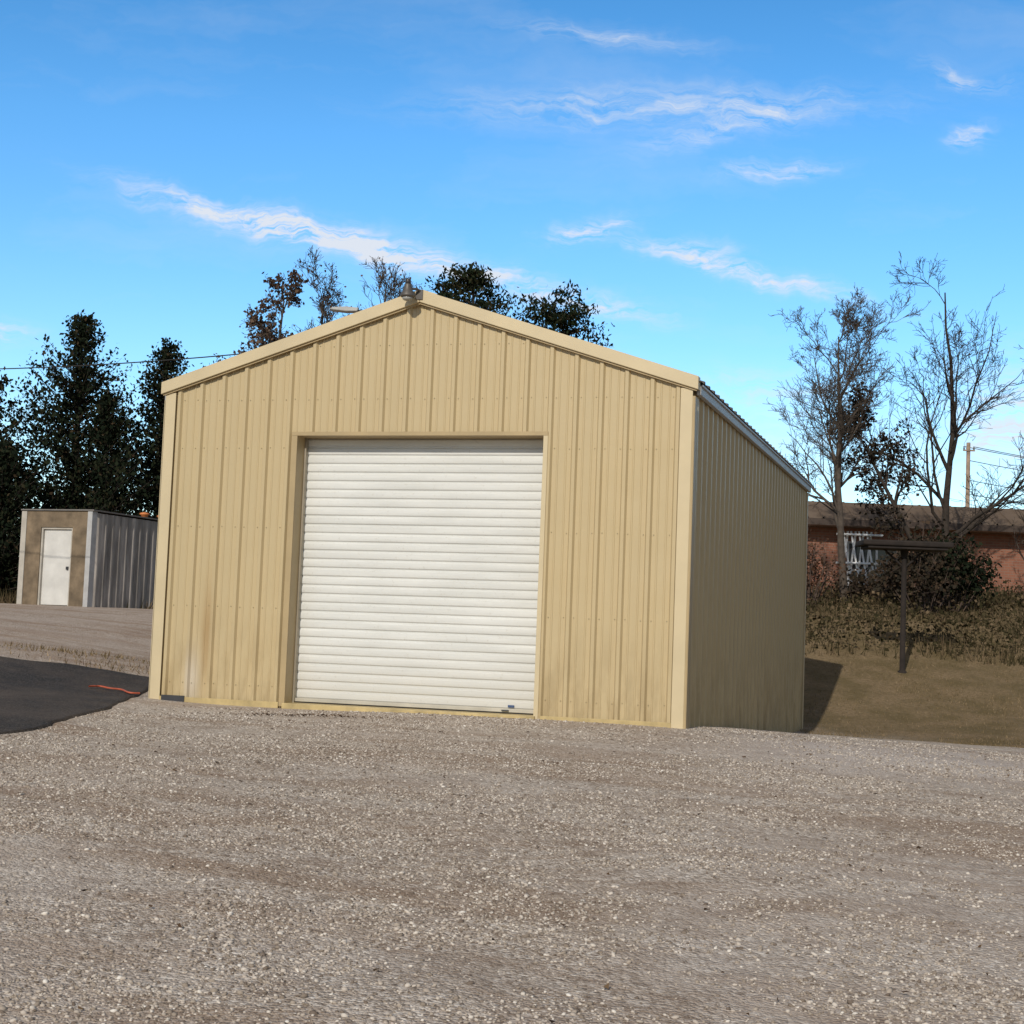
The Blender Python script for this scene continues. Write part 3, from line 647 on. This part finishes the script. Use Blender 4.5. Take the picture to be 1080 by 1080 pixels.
def wisp(cx,cy,hl,hw,ang,amp):
    ca,sa=math.cos(ang),math.sin(ang); du=t.math('SUBTRACT',uu,cx); dv=t.math('SUBTRACT',vv,cy)
    a=t.math('DIVIDE',t.math('ADD',t.math('MULTIPLY',du,ca),t.math('MULTIPLY',dv,sa)),hl)
    b=t.math('DIVIDE',t.math('SUBTRACT',t.math('MULTIPLY',dv,ca),t.math('MULTIPLY',du,sa)),hw)
    r2=t.math('ADD',t.math('MULTIPLY',a,a),t.math('MULTIPLY',b,b))
    return t.math('MULTIPLY',t.math('EXPONENT',t.math('MULTIPLY',r2,-1.0)),amp)
ws=[(-.175,.263,.070,.007,-.22,1.05),(-.12,.252,.05,.009,-.10,.6),(-.07,.240,.085,.008,-.20,1.1),(.04,.215,.045,.006,-.15,.8),(.0424,.263,.022,.006,.3,1.0),(.105,.252,.03,.007,-.1,.7),(.145,.238,.060,.006,-.20,.95),
(.085,.345,.11,.011,.05,.5),(.13,.332,.05,.008,.3,.45),(.161,.3067,.035,.006,.12,.65),(.2847,.334,.015,.006,.25,.75),(.283,.372,.022,.007,-.15,.55),(.05,.389,.05,.007,-.1,.35),(.33,.15,.05,.035,.2,.9),(.1525,.163,.05,.012,0,.4),(-.325,.178,.02,.007,0,.7),(.22,.13,.12,.02,0,.35)]
acc=None
for q in ws:
    o_=wisp(*q); acc=o_ if acc is None else t.math('ADD',acc,o_)
fib=t.noise(t.N('ShaderNodeMapping',{0:uvw,2:(0,0,.2),3:(14,85,1)}).outputs[0],1.7,6,.68,.2,'2D')
fine=t.math('MAXIMUM',t.math('ADD',t.math('MULTIPLY',fib,3.8),-1.3),0)
front=t.math('GREATER_THAN',fw,.05)
cl=t.math('MULTIPLY',t.math('MULTIPLY',acc,fine),front)
veil=t.noise(t.N('ShaderNodeMapping',{0:uvw,2:(0,0,.1),3:(2.5,11,1)}).outputs[0],1.3,5,.6,.1,'2D')
cl=t.math('ADD',cl,t.math('MULTIPLY',t.ramp(veil,[(.52,0),(.8,.15)]),front))
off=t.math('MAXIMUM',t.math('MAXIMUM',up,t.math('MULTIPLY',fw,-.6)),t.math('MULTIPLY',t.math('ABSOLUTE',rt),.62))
hi=t.ramp(off,[(.40,0),(.54,.92)])  # added unseen cloud cover overhead, behind and sideways; tempers blue ambient on side wall
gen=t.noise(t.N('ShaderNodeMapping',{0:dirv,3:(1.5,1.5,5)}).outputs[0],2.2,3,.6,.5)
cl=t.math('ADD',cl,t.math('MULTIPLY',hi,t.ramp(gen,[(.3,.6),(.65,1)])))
cl=t.math('MINIMUM',t.math('MAXIMUM',cl,0),.92)
val=t.ramp(up,[(0,1.0),(.30,1.0),(.6,.6)])
hs=t.N('ShaderNodeHueSaturation',{'Saturation':1.36,'Value':1.25,'Color':sky.outputs[0]})
skc=t.mix(1.0,hs.outputs[0],val,'MULTIPLY')
ccol=t.mix(t.ramp(off,[(.38,0),(.52,1)]),(5.2,5.4,5.8),(1.65,1.42,1.14))  # added off-view clouds get a dim warm colour to tint the ambient light
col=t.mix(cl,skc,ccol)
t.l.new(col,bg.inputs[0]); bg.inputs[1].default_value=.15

# ---------------------------------------------------------------- camera
yaw,pitch,roll=.2974,.0798,-.0385
f=Vector((-math.sin(yaw)*math.cos(pitch),math.cos(yaw)*math.cos(pitch),math.sin(pitch))); r=Vector((math.cos(yaw),math.sin(yaw),0)); u_=r.cross(f)
r2=r*math.cos(roll)-u_*math.sin(roll); u2=r*math.sin(roll)+u_*math.cos(roll)
M=Matrix(((r2.x,u2.x,-f.x,3.0811),(r2.y,u2.y,-f.y,-16.3124),(r2.z,u2.z,-f.z,.8006),(0,0,0,1)))
cd=bpy.data.cameras.new('camera'); co_=bpy.data.objects.new('camera',cd); sc.collection.objects.link(co_); co_.matrix_world=M
cd.sensor_width=36; cd.lens=36*1683.4/1080; cd.clip_end=3000; cd.clip_start=.05; sc.camera=co_
